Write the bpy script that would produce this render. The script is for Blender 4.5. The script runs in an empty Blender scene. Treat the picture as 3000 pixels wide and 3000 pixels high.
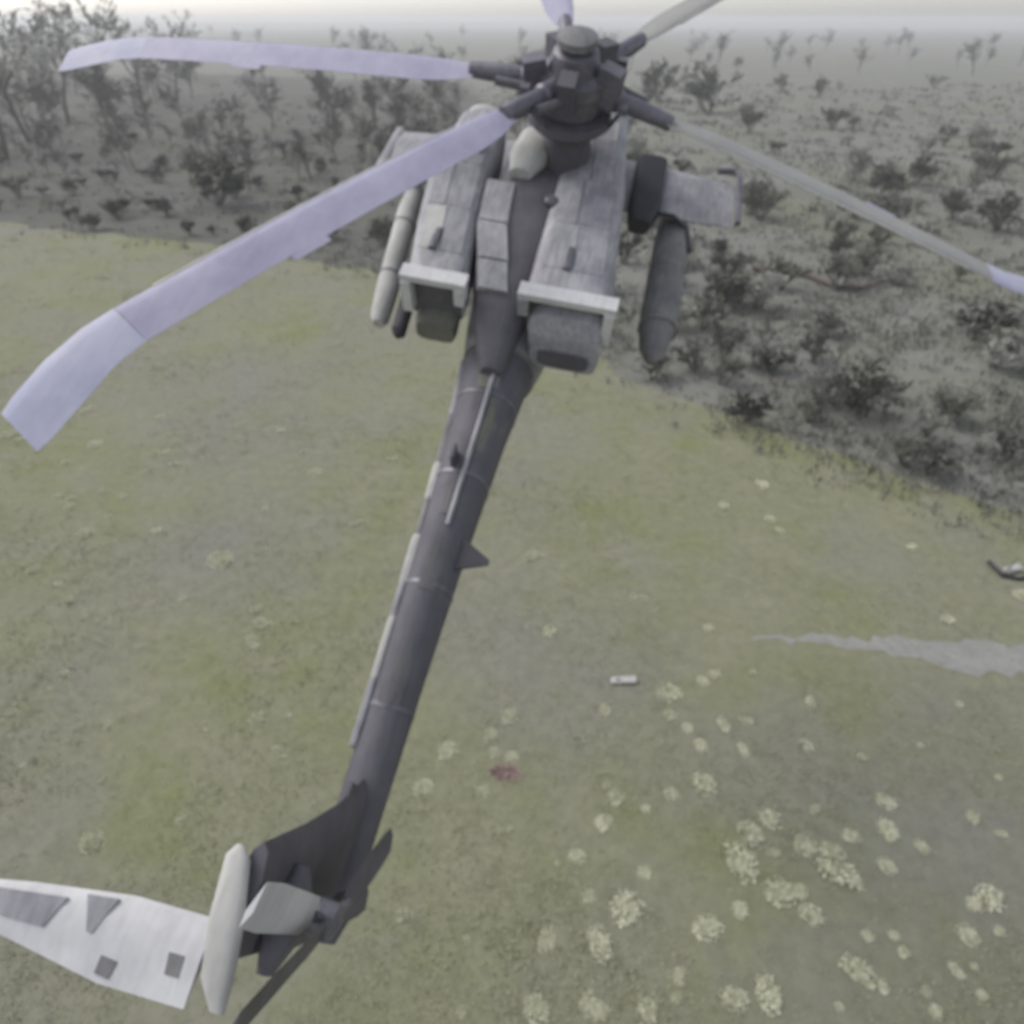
import bpy, math, random
from mathutils import Matrix, Vector, noise
random.seed(7)
sc = bpy.context.scene
col = sc.collection
R = math.radians

# ---------------------------------------------------------------- camera
H = 17.0                                   # camera height above the field
FPX, HOR = 1950.0, 60.0                    # focal length and horizon row, in photo pixels (3000 wide)
PITCH = math.atan((1500 - HOR) / FPX)
cam_d = bpy.data.cameras.new('camera')
cam = bpy.data.objects.new('camera', cam_d)
col.objects.link(cam)
cam.location = (0, 0, H)
cam.rotation_euler = (math.pi / 2 - PITCH, 0, 0)
cam_d.sensor_width = 36
cam_d.lens = 36 * FPX / 3000
cam_d.clip_start = 0.05
cam_d.clip_end = 20000
cam_d.dof.use_dof = True                   # a cheap video lens, a little out of focus everywhere
cam_d.dof.focus_distance = 0.9
cam_d.dof.aperture_fstop = 3.4
sc.camera = cam

# ---------------------------------------------------------------- sky, sun, exposure
SUN_EL, SUN_AZ = 48.0, -62.0               # azimuth from the view direction, clockwise positive
w = bpy.data.worlds.new('World')
sc.world = w
w.use_nodes = True
nt = w.node_tree
bg = nt.nodes['Background']
sky = nt.nodes.new('ShaderNodeTexSky')
sky.sky_type = 'NISHITA'
sky.sun_disc = False
sky.sun_elevation = R(SUN_EL)
sky.sun_rotation = R(SUN_AZ)
sky.altitude = 0
sky.air_density = 1.0
sky.dust_density = 1.5
sky.ozone_density = 1.0
hs = nt.nodes.new('ShaderNodeHueSaturation')      # overcast: the same sky, mostly drained of blue
hs.inputs['Saturation'].default_value = 0.3
nt.links.new(sky.outputs[0], hs.inputs['Color'])
nt.links.new(hs.outputs[0], bg.inputs[0])
bg.inputs[1].default_value = 0.15
sd = bpy.data.lights.new('sun', 'SUN')
so = bpy.data.objects.new('sun', sd)
col.objects.link(so)
sd.energy = 1.5
sd.angle = R(38)
sd.color = (1.0, 0.96, 0.9)
a, e = R(SUN_AZ), R(SUN_EL)
sdir = Vector((math.sin(a) * math.cos(e), math.cos(a) * math.cos(e), math.sin(e)))
so.rotation_euler = sdir.to_track_quat('Z', 'Y').to_euler()
so.location = (0, 0, 60)
vs = sc.view_settings
vs.view_transform = 'Standard'
vs.look = 'None'
vs.gamma = 1
vs.exposure = 0.52
sc.cycles.max_bounces = 4
sc.cycles.diffuse_bounces = 3
vs.use_curve_mapping = False

# ---------------------------------------------------------------- helpers
def ray(u, v):
    x, y = (u - 1500) / FPX, (v - 1500) / FPX
    c, s = math.cos(PITCH), math.sin(PITCH)
    return Vector((x, c - y * s, -s - y * c))

def gpt(u, v, z=0.0):
    """where the line of sight through a photo pixel meets the ground"""
    d = ray(u, v)
    k = (z - H) / d.z
    return Vector((d.x * k, d.y * k, z))

def gscale(u, v):
    d = ray(u, v)
    return abs(H / d.z) * 1.0 / FPX          # metres per photo pixel there (across the view)

def mesh(name, verts, faces, mat, parent=None, smooth=False, sharp=None):
    me = bpy.data.meshes.new(name)
    me.from_pydata([tuple(v) for v in verts], [], faces)
    if smooth:
        me.polygons.foreach_set('use_smooth', [True] * len(me.polygons))
        if sharp:
            me.set_sharp_from_angle(angle=R(sharp))
    me.materials.append(mat)
    me.update()
    o = bpy.data.objects.new(name, me)
    col.objects.link(o)
    if parent:
        o.parent = parent
    return o

def tag(o, label=None, cat=None, group=None, kind=None):
    if label: o['label'] = label
    if cat: o['category'] = cat
    if group: o['group'] = group
    if kind: o['kind'] = kind
    return o

def empty(name, loc=(0, 0, 0), rz=0):
    o = bpy.data.objects.new(name, None)
    col.objects.link(o)
    o.location = loc
    o.rotation_euler = (0, 0, rz)
    return o

class MB:
    def __init__(s): s.v, s.f = [], []
    def add(s, v, f):
        n = len(s.v); s.v += [Vector(x) for x in v]; s.f += [tuple(i + n for i in q) for q in f]; return s
    def box(s, a, b):
        x0, y0, z0 = a; x1, y1, z1 = b
        return s.add([(x0,y0,z0),(x1,y0,z0),(x1,y1,z0),(x0,y1,z0),(x0,y0,z1),(x1,y0,z1),(x1,y1,z1),(x0,y1,z1)],
                     [(3,2,1,0),(4,5,6,7),(0,1,5,4),(1,2,6,5),(2,3,7,6),(3,0,4,7)])
    def tube(s, pts, rad, n=8, cap=True):
        pts = [Vector(p) for p in pts]; vs_, fs_ = [], []
        for i, p in enumerate(pts):
            d = (pts[min(i+1, len(pts)-1)] - pts[max(i-1, 0)]).normalized()
            u = d.orthogonal().normalized(); w_ = d.cross(u)
            r = rad[i] if isinstance(rad, (list, tuple)) else rad
            vs_ += [p + r * (math.cos(2*math.pi*k/n) * u + math.sin(2*math.pi*k/n) * w_) for k in range(n)]
        # keep rings aligned
        for i in range(1, len(pts)):
            a_ = vs_[(i-1)*n]; ring = vs_[i*n:(i+1)*n]
            ref = (a_ - pts[i-1])
            k0 = max(range(n), key=lambda k: (ring[k]-pts[i]).dot(ref))
            vs_[i*n:(i+1)*n] = ring[k0:] + ring[:k0]
        for i in range(len(pts)-1):
            for k in range(n):
                fs_.append((i*n+k, i*n+(k+1)%n, (i+1)*n+(k+1)%n, (i+1)*n+k))
        if cap:
            fs_.append(tuple(range(n-1, -1, -1))); fs_.append(tuple((len(pts)-1)*n + k for k in range(n)))
        return s.add(vs_, fs_)
    def lathe(s, prof, centre, axis='z', n=20):
        c = Vector(centre); vs_, fs_ = [], []
        for r, h in prof:
            for k in range(n):
                t_ = 2*math.pi*k/n; p, q_ = r*math.cos(t_), r*math.sin(t_)
                vs_.append(c + Vector({'z': (p, q_, h), 'y': (q_, h, p), 'x': (h, p, q_)}[axis]))
        for i in range(len(prof)-1):
            for k in range(n): fs_.append((i*n+k, i*n+(k+1)%n, (i+1)*n+(k+1)%n, (i+1)*n+k))
        fs_.append(tuple(range(n-1, -1, -1))); fs_.append(tuple((len(prof)-1)*n+k for k in range(n)))
        return s.add(vs_, fs_)
    def loft(s, st, n=24, cap=True):
        """stations (x, yc, zc, half width, half height, exponent) along x"""
        vs_, fs_ = [], []
        for x, yc, zc, hw, hh, ex in st:
            for k in range(n):
                t_ = 2*math.pi*(k+.5)/n; c_, s_ = math.cos(t_), math.sin(t_)
                vs_.append((x, yc + hw*math.copysign(abs(c_)**(2/ex), c_), zc + hh*math.copysign(abs(s_)**(2/ex), s_)))
        for i in range(len(st)-1):
            for k in range(n): fs_.append((i*n+k, (i+1)*n+k, (i+1)*n+(k+1)%n, i*n+(k+1)%n))
        if cap:
            fs_.append(tuple(range(n))); fs_.append(tuple((len(st)-1)*n+k for k in range(n-1, -1, -1)))
        return s.add(vs_, fs_)
    def build(s, name, mat, parent=None, smooth=True, sharp=35):
        return mesh(name, s.v, s.f, mat, parent, smooth, sharp)

# ---------------------------------------------------------------- materials
def principled(name):
    m = bpy.data.materials.new(name); m.use_nodes = True
    return m, m.node_tree, m.node_tree.nodes['Principled BSDF']

def paint(name, c1, c2, scale=1.6, rough=.62, dirt=.35, metallic=0.0):
    """weathered matt paint: two close tones in broad patches, fine streaky dirt, slight dents"""
    m, t_, b = principled(name); N = t_.nodes.new; L = t_.links.new
    tc = N('ShaderNodeTexCoord')
    n1 = N('ShaderNodeTexNoise'); n1.inputs['Scale'].default_value = scale; n1.inputs['Detail'].default_value = 5; n1.inputs['Roughness'].default_value = .65
    L(tc.outputs['Object'], n1.inputs['Vector'])
    r1 = N('ShaderNodeValToRGB'); r1.color_ramp.elements[0].position = .36; r1.color_ramp.elements[1].position = .64
    r1.color_ramp.elements[0].color = (*c1, 1); r1.color_ramp.elements[1].color = (*c2, 1)
    L(n1.outputs['Fac'], r1.inputs[0])
    mp = N('ShaderNodeMapping'); mp.inputs['Scale'].default_value = (1.2, 7, 7); L(tc.outputs['Object'], mp.inputs[0])
    n2 = N('ShaderNodeTexNoise'); n2.inputs['Scale'].default_value = 2.2; n2.inputs['Detail'].default_value = 6; L(mp.outputs[0], n2.inputs['Vector'])
    r2 = N('ShaderNodeValToRGB'); r2.color_ramp.elements[0].position = .42; r2.color_ramp.elements[1].position = .75
    r2.color_ramp.elements[0].color = (0, 0, 0, 1); r2.color_ramp.elements[1].color = (dirt, dirt, dirt, 1)
    L(n2.outputs['Fac'], r2.inputs[0])
    mx = N('ShaderNodeMixRGB'); mx.inputs[2].default_value = (c1[0]*.42, c1[1]*.41, c1[2]*.38, 1)
    L(r2.outputs[0], mx.inputs[0]); L(r1.outputs[0], mx.inputs[1]); L(mx.outputs[0], b.inputs['Base Color'])
    b.inputs['Roughness'].default_value = rough; b.inputs['Metallic'].default_value = metallic
    b.inputs['Specular IOR Level'].default_value = .35
    bp = N('ShaderNodeBump'); bp.inputs['Strength'].default_value = .25; bp.inputs['Distance'].default_value = .02
    L(n1.outputs['Fac'], bp.inputs['Height']); L(bp.outputs[0], b.inputs['Normal'])
    return m

M_ = {}
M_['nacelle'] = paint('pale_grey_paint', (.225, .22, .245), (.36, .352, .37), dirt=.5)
M_['white'] = paint('off_white_paint', (.44, .435, .45), (.56, .555, .56), dirt=.22)
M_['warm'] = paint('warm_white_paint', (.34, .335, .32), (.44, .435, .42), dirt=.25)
M_['dark'] = paint('dark_grey_paint', (.078, .073, .088), (.108, .103, .118), dirt=.3)
M_['dark2'] = paint('patched_grey_paint', (.078, .076, .083), (.115, .112, .118), dirt=.4)
M_['mid'] = paint('mid_grey_paint', (.13, .128, .135), (.225, .22, .22))
M_['green'] = paint('grey_green_paint', (.10, .10, .085), (.15, .148, .125))
M_['steel'] = paint('dark_oily_steel', (.105, .10, .122), (.175, .168, .195), rough=.45, metallic=.3)
M_['black'] = paint('sooty_black', (.028, .027, .035), (.048, .046, .056), dirt=.1)
M_['blade'] = paint('lilac_grey_blade', (.275, .262, .365), (.36, .342, .44), scale=1.0, dirt=.12)
M_['bladetip'] = paint('pale_blue_blade_tip', (.30, .305, .42), (.39, .385, .48), scale=1.2, dirt=.15)
M_['greyblade'] = paint('grey_blade', (.235, .23, .225), (.285, .28, .27), scale=.9, dirt=.12)
M_['lead'] = paint('worn_leading_edge', (.42, .41, .39), (.52, .51, .48), rough=.45, metallic=.3)
m, t_, b = principled('canopy_glass')
b.inputs['Base Color'].default_value = (.03, .04, .05, 1); b.inputs['Roughness'].default_value = .08
M_['glass'] = m
M_['rubber'] = paint('tyre_rubber', (.02, .02, .02), (.04, .04, .04), rough=.85)

def ground_mat(name, cols, scales, fine):
    m, t_, b = principled(name); N = t_.nodes.new; L = t_.links.new
    geo = N('ShaderNodeNewGeometry')
    prev = None
    for i, (c_, sc_) in enumerate(zip(cols[1:], scales)):
        n_ = N('ShaderNodeTexNoise'); n_.inputs['Scale'].default_value = sc_; n_.inputs['Detail'].default_value = 6; n_.inputs['Roughness'].default_value = .6
        mp = N('ShaderNodeMapping'); mp.inputs['Location'].default_value = (i*17.3, i*5.1, 0)
        L(geo.outputs['Position'], mp.inputs[0]); L(mp.outputs[0], n_.inputs['Vector'])
        r_ = N('ShaderNodeValToRGB'); r_.color_ramp.elements[0].position = .44; r_.color_ramp.elements[1].position = .66
        L(n_.outputs['Fac'], r_.inputs[0])
        mx = N('ShaderNodeMixRGB'); L(r_.outputs[0], mx.inputs[0]); mx.inputs[2].default_value = (*c_, 1)
        if prev is None: mx.inputs[1].default_value = (*cols[0], 1)
        else: L(prev, mx.inputs[1])
        prev = mx.outputs[0]
    nf = N('ShaderNodeTexNoise'); nf.inputs['Scale'].default_value = fine; nf.inputs['Detail'].default_value = 8; nf.inputs['Roughness'].default_value = .75
    L(geo.outputs['Position'], nf.inputs['Vector'])
    rf = N('ShaderNodeMapRange'); rf.inputs['From Min'].default_value = .3; rf.inputs['From Max'].default_value = .7
    rf.inputs['To Min'].default_value = .84; rf.inputs['To Max'].default_value = 1.16
    L(nf.outputs['Fac'], rf.inputs[0])
    mu = N('ShaderNodeMixRGB'); mu.blend_type = 'MULTIPLY'; mu.inputs[0].default_value = 1
    L(prev, mu.inputs[1]); L(rf.outputs[0], mu.inputs[2]); L(mu.outputs[0], b.inputs['Base Color'])
    b.inputs['Roughness'].default_value = .95; b.inputs['Specular IOR Level'].default_value = .1
    bp = N('ShaderNodeBump'); bp.inputs['Strength'].default_value = .6; bp.inputs['Distance'].default_value = .12
    L(nf.outputs['Fac'], bp.inputs['Height']); L(bp.outputs[0], b.inputs['Normal'])
    return m

M_['field'] = ground_mat('grassy_field', [(.190, .195, .124), (.196, .194, .146), (.174, .184, .090), (.205, .203, .144), (.192, .188, .158)], (.06, .16, .35, .09), 2.2)
M_['scrubland'] = ground_mat('grey_scrubland', [(.168, .167, .150), (.142, .142, .122), (.190, .188, .175), (.158, .162, .122)], (.035, .12, .05), 1.3)
M_['litter'] = ground_mat('leaf_litter', [(.105, .103, .095), (.085, .083, .075), (.125, .122, .118), (.105, .108, .085)], (.08, .2, .06), 1.6)
M_['path'] = ground_mat('pale_track', [(.25, .249, .235), (.225, .222, .205), (.272, .27, .258)], (.5, 1.1), 3.5)

def plant_mat(name, ca, cb, rnd=.5):
    m, t_, b = principled(name); N = t_.nodes.new; L = t_.links.new
    geo = N('ShaderNodeNewGeometry'); oi = N('ShaderNodeObjectInfo')
    ad = N('ShaderNodeMath'); ad.operation = 'MULTIPLY_ADD'; ad.inputs[1].default_value = 1-rnd
    ml = N('ShaderNodeMath'); ml.operation = 'MULTIPLY'; ml.inputs[1].default_value = rnd
    L(oi.outputs['Random'], ml.inputs[0]); L(geo.outputs['Random Per Island'], ad.inputs[0]); L(ml.outputs[0], ad.inputs[2])
    r_ = N('ShaderNodeValToRGB'); r_.color_ramp.elements[0].color = (*ca, 1); r_.color_ramp.elements[1].color = (*cb, 1)
    L(ad.outputs[0], r_.inputs[0]); L(r_.outputs[0], b.inputs['Base Color'])
    b.inputs['Roughness'].default_value = .9; b.inputs['Specular IOR Level'].default_value = .1
    return m

M_['grass'] = plant_mat('grass_blades', (.23, .236, .138), (.31, .31, .21), 0)
M_['dry'] = plant_mat('pale_dry_grass', (.52, .53, .38), (.72, .71, .57), .4)
M_['weed'] = plant_mat('grey_weeds', (.135, .133, .115), (.20, .197, .175), .2)
M_['red'] = plant_mat('russet_weed', (.36, .26, .235), (.46, .36, .33), .2)
M_['bark'] = plant_mat('bark', (.075, .07, .062), (.13, .125, .115), .7)
M_['twig'] = plant_mat('twigs_and_dead_leaves', (.055, .053, .046), (.135, .13, .115), .35)
M_['twigmid'] = plant_mat('grey_green_twigs', (.085, .086, .068), (.18, .178, .15), .5)
M_['twigdark'] = plant_mat('dark_evergreen_scrub', (.04, .042, .034), (.09, .094, .075), .35)
M_['twigpale'] = plant_mat('pale_twigs', (.20, .20, .175), (.36, .36, .32), .35)
M_['wood'] = paint('dead_wood', (.085, .07, .062), (.14, .11, .095))
M_['charred'] = paint('dark_debris', (.03, .03, .032), (.06, .058, .058))

# ---------------------------------------------------------------- ground and field
g = MB(); S = 9000
g.add([(-S, -200, -.02), (S, -200, -.02), (S, S, -.02), (-S, S, -.02)], [(0, 1, 2, 3)])
tag(g.build('ground', M_['scrubland'], smooth=False), kind='structure')

def wob(poly, step=2.0, amp=1.2):
    out = []
    for i in range(len(poly)):
        a_, b_ = Vector(poly[i]), Vector(poly[(i+1) % len(poly)])
        n_ = max(1, int((b_-a_).length/step))
        for k in range(n_):
            p = a_.lerp(b_, k/n_)
            if p.y > -10:
                p = p + Vector((noise.noise(p*.35), noise.noise(p*.35+Vector((9, 4, 2))), 0))*amp*(.4+p.y/50) + Vector((noise.noise(p*1.7), noise.noise(p*1.7+Vector((3, 8, 1))), 0))*.5
            out.append(p)
    return out
edge_px = [(-900, 610), (0, 650), (350, 690), (700, 720), (1100, 800), (1450, 930), (1750, 1060), (2050, 1190), (2350, 1290), (2650, 1400), (2900, 1480), (3300, 1560)]
EDGE = [gpt(*p)[:2] for p in edge_px]
fp = [Vector((x, y, 0)) for x, y in EDGE] + [Vector((60, 10, 0)), Vector((60, -60, 0)), Vector((-160, -60, 0)), Vector((-160, 70, 0))]
fp = wob(fp)
fo = mesh('field', fp, [tuple(range(len(fp)-1, -1, -1))], M_['field'])
tag(fo, kind='structure')

wf = wob([gpt(*q_, -.012) for q_ in ((-700, 590), (0, 655), (350, 695), (700, 725), (1100, 805), (1420, 905), (1560, 700), (1500, 420), (1380, 250), (600, 215), (0, 225), (-700, 225))], 3.0, 1.5)
tag(mesh('woodland_floor', wf, [tuple(range(len(wf)-1, -1, -1))], M_['litter']), kind='structure')

def in_field(x, y):
    c_ = False; n_ = len(fp); j = n_-1
    for i in range(n_):
        if (fp[i].y > y) != (fp[j].y > y) and x < (fp[j].x-fp[i].x)*(y-fp[i].y)/(fp[j].y-fp[i].y)+fp[i].x: c_ = not c_
        j = i
    return c_

pp = [(2150, 1866), (2400, 1860), (2600, 1868), (2760, 1870), (2990, 1885), (3250, 1900), (3250, 2000), (3000, 1975), (2830, 1970), (2700, 1930), (2560, 1912), (2350, 1880)]
pth = wob([gpt(*q_, .004) for q_ in pp], .35, .12)
tag(mesh('path', pth, [tuple(range(len(pth)-1, -1, -1))], M_['path']), kind='structure')

# grass: nobody could count it
def blades(rng, out, x, y, h, n_, spread, lean, wd, power=.5):
    for _ in range(n_):
        a_ = rng.uniform(0, 6.283); r_ = spread*rng.random()**power*(1+.16*math.sin(2*a_+spread*40)*(power > .5)); bx, by = x+r_*math.cos(a_), y+r_*math.sin(a_)
        d = rng.uniform(0, 6.283); l_ = h*rng.uniform(.5, 1.1); k = rng.uniform(.2, 1)*lean*l_
        wx, wy = -math.sin(d)*wd, math.cos(d)*wd
        out.add([(bx-wx, by-wy, 0), (bx+wx, by+wy, 0), (bx+math.cos(d)*k*.4+wx*.7, by+math.sin(d)*k*.4+wy*.7, l_*.7), (bx+math.cos(d)*k, by+math.sin(d)*k, l_)], [(0, 1, 2), (0, 2, 3)])
rng = random.Random(3)
gr = MB(); cnt = 0
while cnt < 16000:
    u, v = rng.uniform(-150, 3150), 640 + 2450*rng.random()**1.35
    p = gpt(u, v)
    if p.y > 95 or not (in_field(p.x, p.y) or (rng.random() < .6 and in_field(p.x, p.y-rng.uniform(.5, 4)))): continue
    k = noise.noise(Vector((p.x*.22, p.y*.22, 0)))
    if 1870 < v+rng.uniform(-18, 18) < 1950+max(0, u-2700)*.06 and u > 2180 and rng.random() < .8: continue
    if k < -.1 and rng.random() < .75: continue
    dist = math.hypot(p.y, H)
    blades(rng, gr, p.x, p.y, rng.uniform(.02, .055)*(1+max(0, k))*(.8+dist/60), 4, .14+dist*.005, 1.6, .007+dist*.0005)
    cnt += 1
tag(gr.build('grass', M_['grass'], smooth=False), 'short grey green grass covering the open field', 'grass', kind='stuff')

wd_ = MB(); cnt = 0
while cnt < 6500:
    u, v = rng.uniform(-200, 3200), rng.uniform(150, 1600)
    p = gpt(u, v)
    if p.y > 260: continue
    inside = in_field(p.x, p.y)
    if inside and not in_field(p.x, p.y+rng.uniform(.3, 5)) and rng.random() < .7: pass
    elif inside: continue
    if u < 1450 and rng.random() < .6: continue
    if noise.noise(Vector((p.x*.1, p.y*.1, 3))) < -.15 and rng.random() < .7: continue
    blades(rng, wd_, p.x, p.y, rng.uniform(.12, .5)*(.7+p.y/110), 5, .25+p.y*.006, .7, .012+p.y*.0009)
    cnt += 1
tag(wd_.build('dry_weeds', M_['weed'], smooth=False), 'grey dry weeds covering the scrubland beyond the field', 'weeds', kind='stuff')

# ---------------------------------------------------------------- helicopter (x forward, y left, z up, rotor near the origin)
HM = Matrix([[0.22866, -0.97325, 0.02239], [0.8904, 0.19979, -0.40899], [0.39357, 0.11345, 0.91227]])
HT = Vector((0.459, 11.845, -1.333)) + Vector((.07, 0, H))
heli = empty('helicopter')
heli.matrix_world = Matrix.Translation(HT) @ HM.to_4x4()
tag(heli, 'grey military helicopter flying nose up low over the grassy field, seen from behind', 'helicopter')

# fuselage and cockpit
fu = MB().loft([(6.3, 0, -2.75, .12, .14, 2.2), (6.0, 0, -2.72, .38, .36, 2.4), (5.2, 0, -2.62, .5, .55, 2.8), (4.2, 0, -2.5, .55, .72, 3.2), (3.0, 0, -2.4, .62, .85, 3.6),
                (2.0, 0, -2.3, .72, 1.0, 4), (0, 0, -2.3, .8, 1.05, 4), (-1.6, 0, -2.28, .76, .98, 3.6), (-2.6, 0, -2.25, .66, .8, 3), (-3.1, 0, -2.25, .58, .68, 2.6)], 28)
fus = fu.build('fuselage', M_['mid'], heli)
for x0, x1, zb, zt, hw in ((5.1, 3.75, -2.12, -1.55, .42), (3.7, 2.35, -1.62, -1.0, .44)):
    c_ = MB().add([(x0, -hw, zb), (x0, hw, zb), (x1, hw, zb), (x1, -hw, zb), (x0-.45, -hw*.62, zt), (x0-.45, hw*.62, zt), (x1, hw*.72, zt+.04), (x1, -hw*.72, zt+.04)],
                  [(3, 2, 1, 0), (4, 5, 6, 7), (0, 1, 5, 4), (1, 2, 6, 5), (2, 3, 7, 6), (3, 0, 4, 7)])
    cp = c_.build('cockpit_canopy', M_['glass'], heli, smooth=False)
    fr = MB()
    for i, j in ((0, 4), (1, 5), (2, 6), (3, 7), (4, 5), (5, 6), (6, 7), (7, 4), (0, 1), (1, 2), (3, 0)): fr.tube([c_.v[i], c_.v[j]], .032, 6)
    fr.build('canopy_frame', M_['mid'], cp)
MB().lathe([(.02, -.3), (.18, -.24), (.24, -.05), (.2, .12)], (5.7, 0, -3.2), 'z').build('sensor_turret', M_['dark'], heli)
gun = MB().loft([(4.9, 0, -3.45, .16, .14, 3), (4.2, 0, -3.45, .16, .14, 3)], 12).build('gun_mount', M_['dark'], heli)
MB().tube([(4.8, 0, -3.5), (6.4, 0, -3.55)], .04).build('barrel', M_['steel'], gun)

# gearbox deck between the engines
deck = MB().loft([(2.35, .02, -1.15, .2, .12, 2.4), (2.0, .02, -1.12, .5, .3, 3), (.8, .08, -1.08, .62, .38, 3.4), (-1.2, .12, -1.12, .6, .34, 3.4), (-2.4, .08, -1.25, .5, .32, 3), (-3.1, .05, -1.55, .32, .3, 2.6), (-3.6, .0, -1.75, .16, .2, 2.4)], 24).build('gearbox_deck', M_['dark'], heli)
MB().loft([(1.3, .02, -.74, .05, .05, 2), (1.1, .05, -.7, .2, .13, 2.4), (.6, .20, -.6, .32, .22, 2.6), (.1, .28, -.62, .31, .22, 2.6), (-.25, .34, -.7, .18, .13, 2.2)], 18).build('oil_cooler_fairing', M_['warm'], deck)
for x0, x1, y0, y1, z0, z1 in ((-.42, -1.38, .62, .52, -.755, -.765), (-1.42, -2.1, .52, .34, -.765, -.86), (-2.13, -2.6, .34, .22, -.88, -1.0)):
    MB().add([(x0, y0-.27, z0-.06), (x0, y0+.24, z0-.06), (x1, y1+.24, z1-.06), (x1, y1-.27, z1-.06), (x0, y0-.24, z0+.03), (x0, y0+.2, z0+.03), (x1, y1+.2, z1+.03), (x1, y1-.24, z1+.03)],
             [(3, 2, 1, 0), (4, 5, 6, 7), (0, 1, 5, 4), (1, 2, 6, 5), (2, 3, 7, 6), (3, 0, 4, 7)]).build('spine_panel', M_['nacelle'], deck, smooth=False)
MB().lathe([(.11, 0), (.11, .05), (.07, .09)], (-.7, -.28, -.76), 'z', 14).build('filler_cap', M_['steel'], deck)

# engine nacelles
def nacelle(sgn, label):
    if sgn < 0:
        st = [(2.3, -.66, -1.05, .42, .40, 2.4), (1.95, -.66, -1.03, .52, .48, 2.8), (1.0, -.70, -1.08, .57, .50, 3.4), (0, -.80, -1.16, .60, .49, 4), (-1.4, -.88, -1.18, .62, .49, 4.5), (-2.35, -.93, -1.2, .64, .47, 5), (-2.72, -.95, -1.2, .66, .46, 5)]
    else:
        st = [(1.75, 1.42, -1.22, .36, .36, 2.4), (1.5, 1.42, -1.2, .44, .43, 2.8), (.8, 1.38, -1.18, .50, .46, 3.4), (-.4, 1.36, -1.18, .52, .46, 4), (-1.5, 1.22, -1.2, .50, .45, 4.5), (-2.4, 1.10, -1.22, .46, .43, 5), (-2.72, 1.06, -1.22, .44, .42, 5)]
    nb = MB().loft(st, 32).build('engine_nacelle', M_['nacelle'], heli, sharp=28)
    nb['label'] = label
    x, y, z, hw, hh, ex = st[0]
    MB().loft([(x-.12, y, z, hw*1.12, hh*1.13, 2.5), (x+.06, y, z, hw*1.06, hh*1.07, 2.4), (x+.1, y, z, hw*.9, hh*.9, 2.4)], 28).build('intake_lip', M_['warm'], nb)
    MB().lathe([(.02, .5), (hw*.5, .32), (hw*.72, .12), (hw*.74, 0)], (x+.06, y, z), 'x').build('intake_dust_cone', M_['mid'], nb)
    x, y, z, hw, hh, ex = st[-1]
    # flared rear lip: a top bar and two side posts round the sooty outlet
    d = .1
    tp = z+hh
    MB().box((x-.16, y-hw-d*.6, tp-.07), (x+.1, y+hw+d*.6, tp+.035)).build('exhaust_lip', M_['white'], nb, smooth=False)
    for q_ in (-1, 1):
        long_ = .62 if q_*sgn > 0 else .34
        yy = y+q_*(hw-.03)
        MB().box((x-.2, yy-.075, tp-long_), (x+.06, yy+.075, tp-.072)).build('exhaust_side_post', M_['white'] if q_*sgn > 0 or sgn > 0 else M_['nacelle'], nb, smooth=False)
    MB().box((x-.015, y-hw*.86, z-hh*.86), (x+.02, y+hw*.86, tp-.075)).build('exhaust_outlet', M_['dark2'], nb, smooth=False)
    if sgn < 0:
        du = MB().loft([(x+.1, y-.02, z-.12, hw*.84, .4, 5), (x-.16, y-.03, z-.18, hw*.86, .38, 5), (x-.28, y-.05, z-.32, hw*.84, .32, 5), (x-.34, y-.06, z-.46, hw*.78, .26, 5)], 24).build('exhaust_duct', M_['nacelle'], nb, sharp=28)
        MB().loft([(x-.33, y-.06, z-.48, hw*.6, .16, 4), (x-.37, y-.06, z-.50, hw*.6, .16, 4)], 20).build('duct_mouth', M_['dark'], nb)
    else:
        MB().loft([(x+.1, y, z-.4, hw*.75, .2, 4), (x-.14, y, z-.46, hw*.78, .2, 4), (x-.24, y, z-.52, hw*.7, .18, 4)], 20).build('exhaust_duct', M_['green'], nb, sharp=28)
    # raised cowling panels on top, each its own plate
    def top(xx):
        for i in range(len(st)-1):
            if st[i][0] >= xx >= st[i+1][0]:
                k = (st[i][0]-xx)/(st[i][0]-st[i+1][0]); return [st[i][j]*(1-k)+st[i+1][j]*k for j in range(6)]
        return st[-1]
    for xa, xb, ya, yb, mt in ((1.45, .95, -.62, .58, 'warm' if sgn < 0 else 'nacelle'), (.9, -.1, -.66, -.04, 'nacelle'), (.9, -.1, .02, .66, 'mid' if sgn > 0 else 'nacelle'), (-.16, -1.2, -.68, .1, 'nacelle'), (-.16, -1.2, .16, .68, 'nacelle'), (-1.26, -2.2, -.7, .0, 'nacelle'), (-1.26, -2.2, .06, .7, 'nacelle' if sgn < 0 else 'warm')):
        A, B = top(xa), top(xb)
        v_ = []
        for dz in (-.03, .014):
            for S_, f_ in ((A, ya), (A, yb), (B, yb), (B, ya)):
                zz = S_[2]+S_[4]*(1-abs(f_)**S_[5])**(1/S_[5])
                v_.append((S_[0], S_[1]+f_*S_[3], zz+dz))
        MB().add(v_, [(3, 2, 1, 0), (4, 5, 6, 7), (0, 1, 5, 4), (1, 2, 6, 5), (2, 3, 7, 6), (3, 0, 4, 7)]).build('cowling_panel', M_[mt], nb, smooth=False)
    T = top(.55)
    MB().loft([(T[0]+.2, T[1]+.22*-sgn, T[2]+T[4]+.02, .03, .02, 2), (T[0], T[1]+.22*-sgn, T[2]+T[4]+.03, .06, .07, 2.4), (T[0]-.3, T[1]+.22*-sgn, T[2]+T[4]+.02, .05, .05, 2.4)], 12).build('vent_scoop', M_['green'], nb)
    T = top(-2.0)
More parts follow.
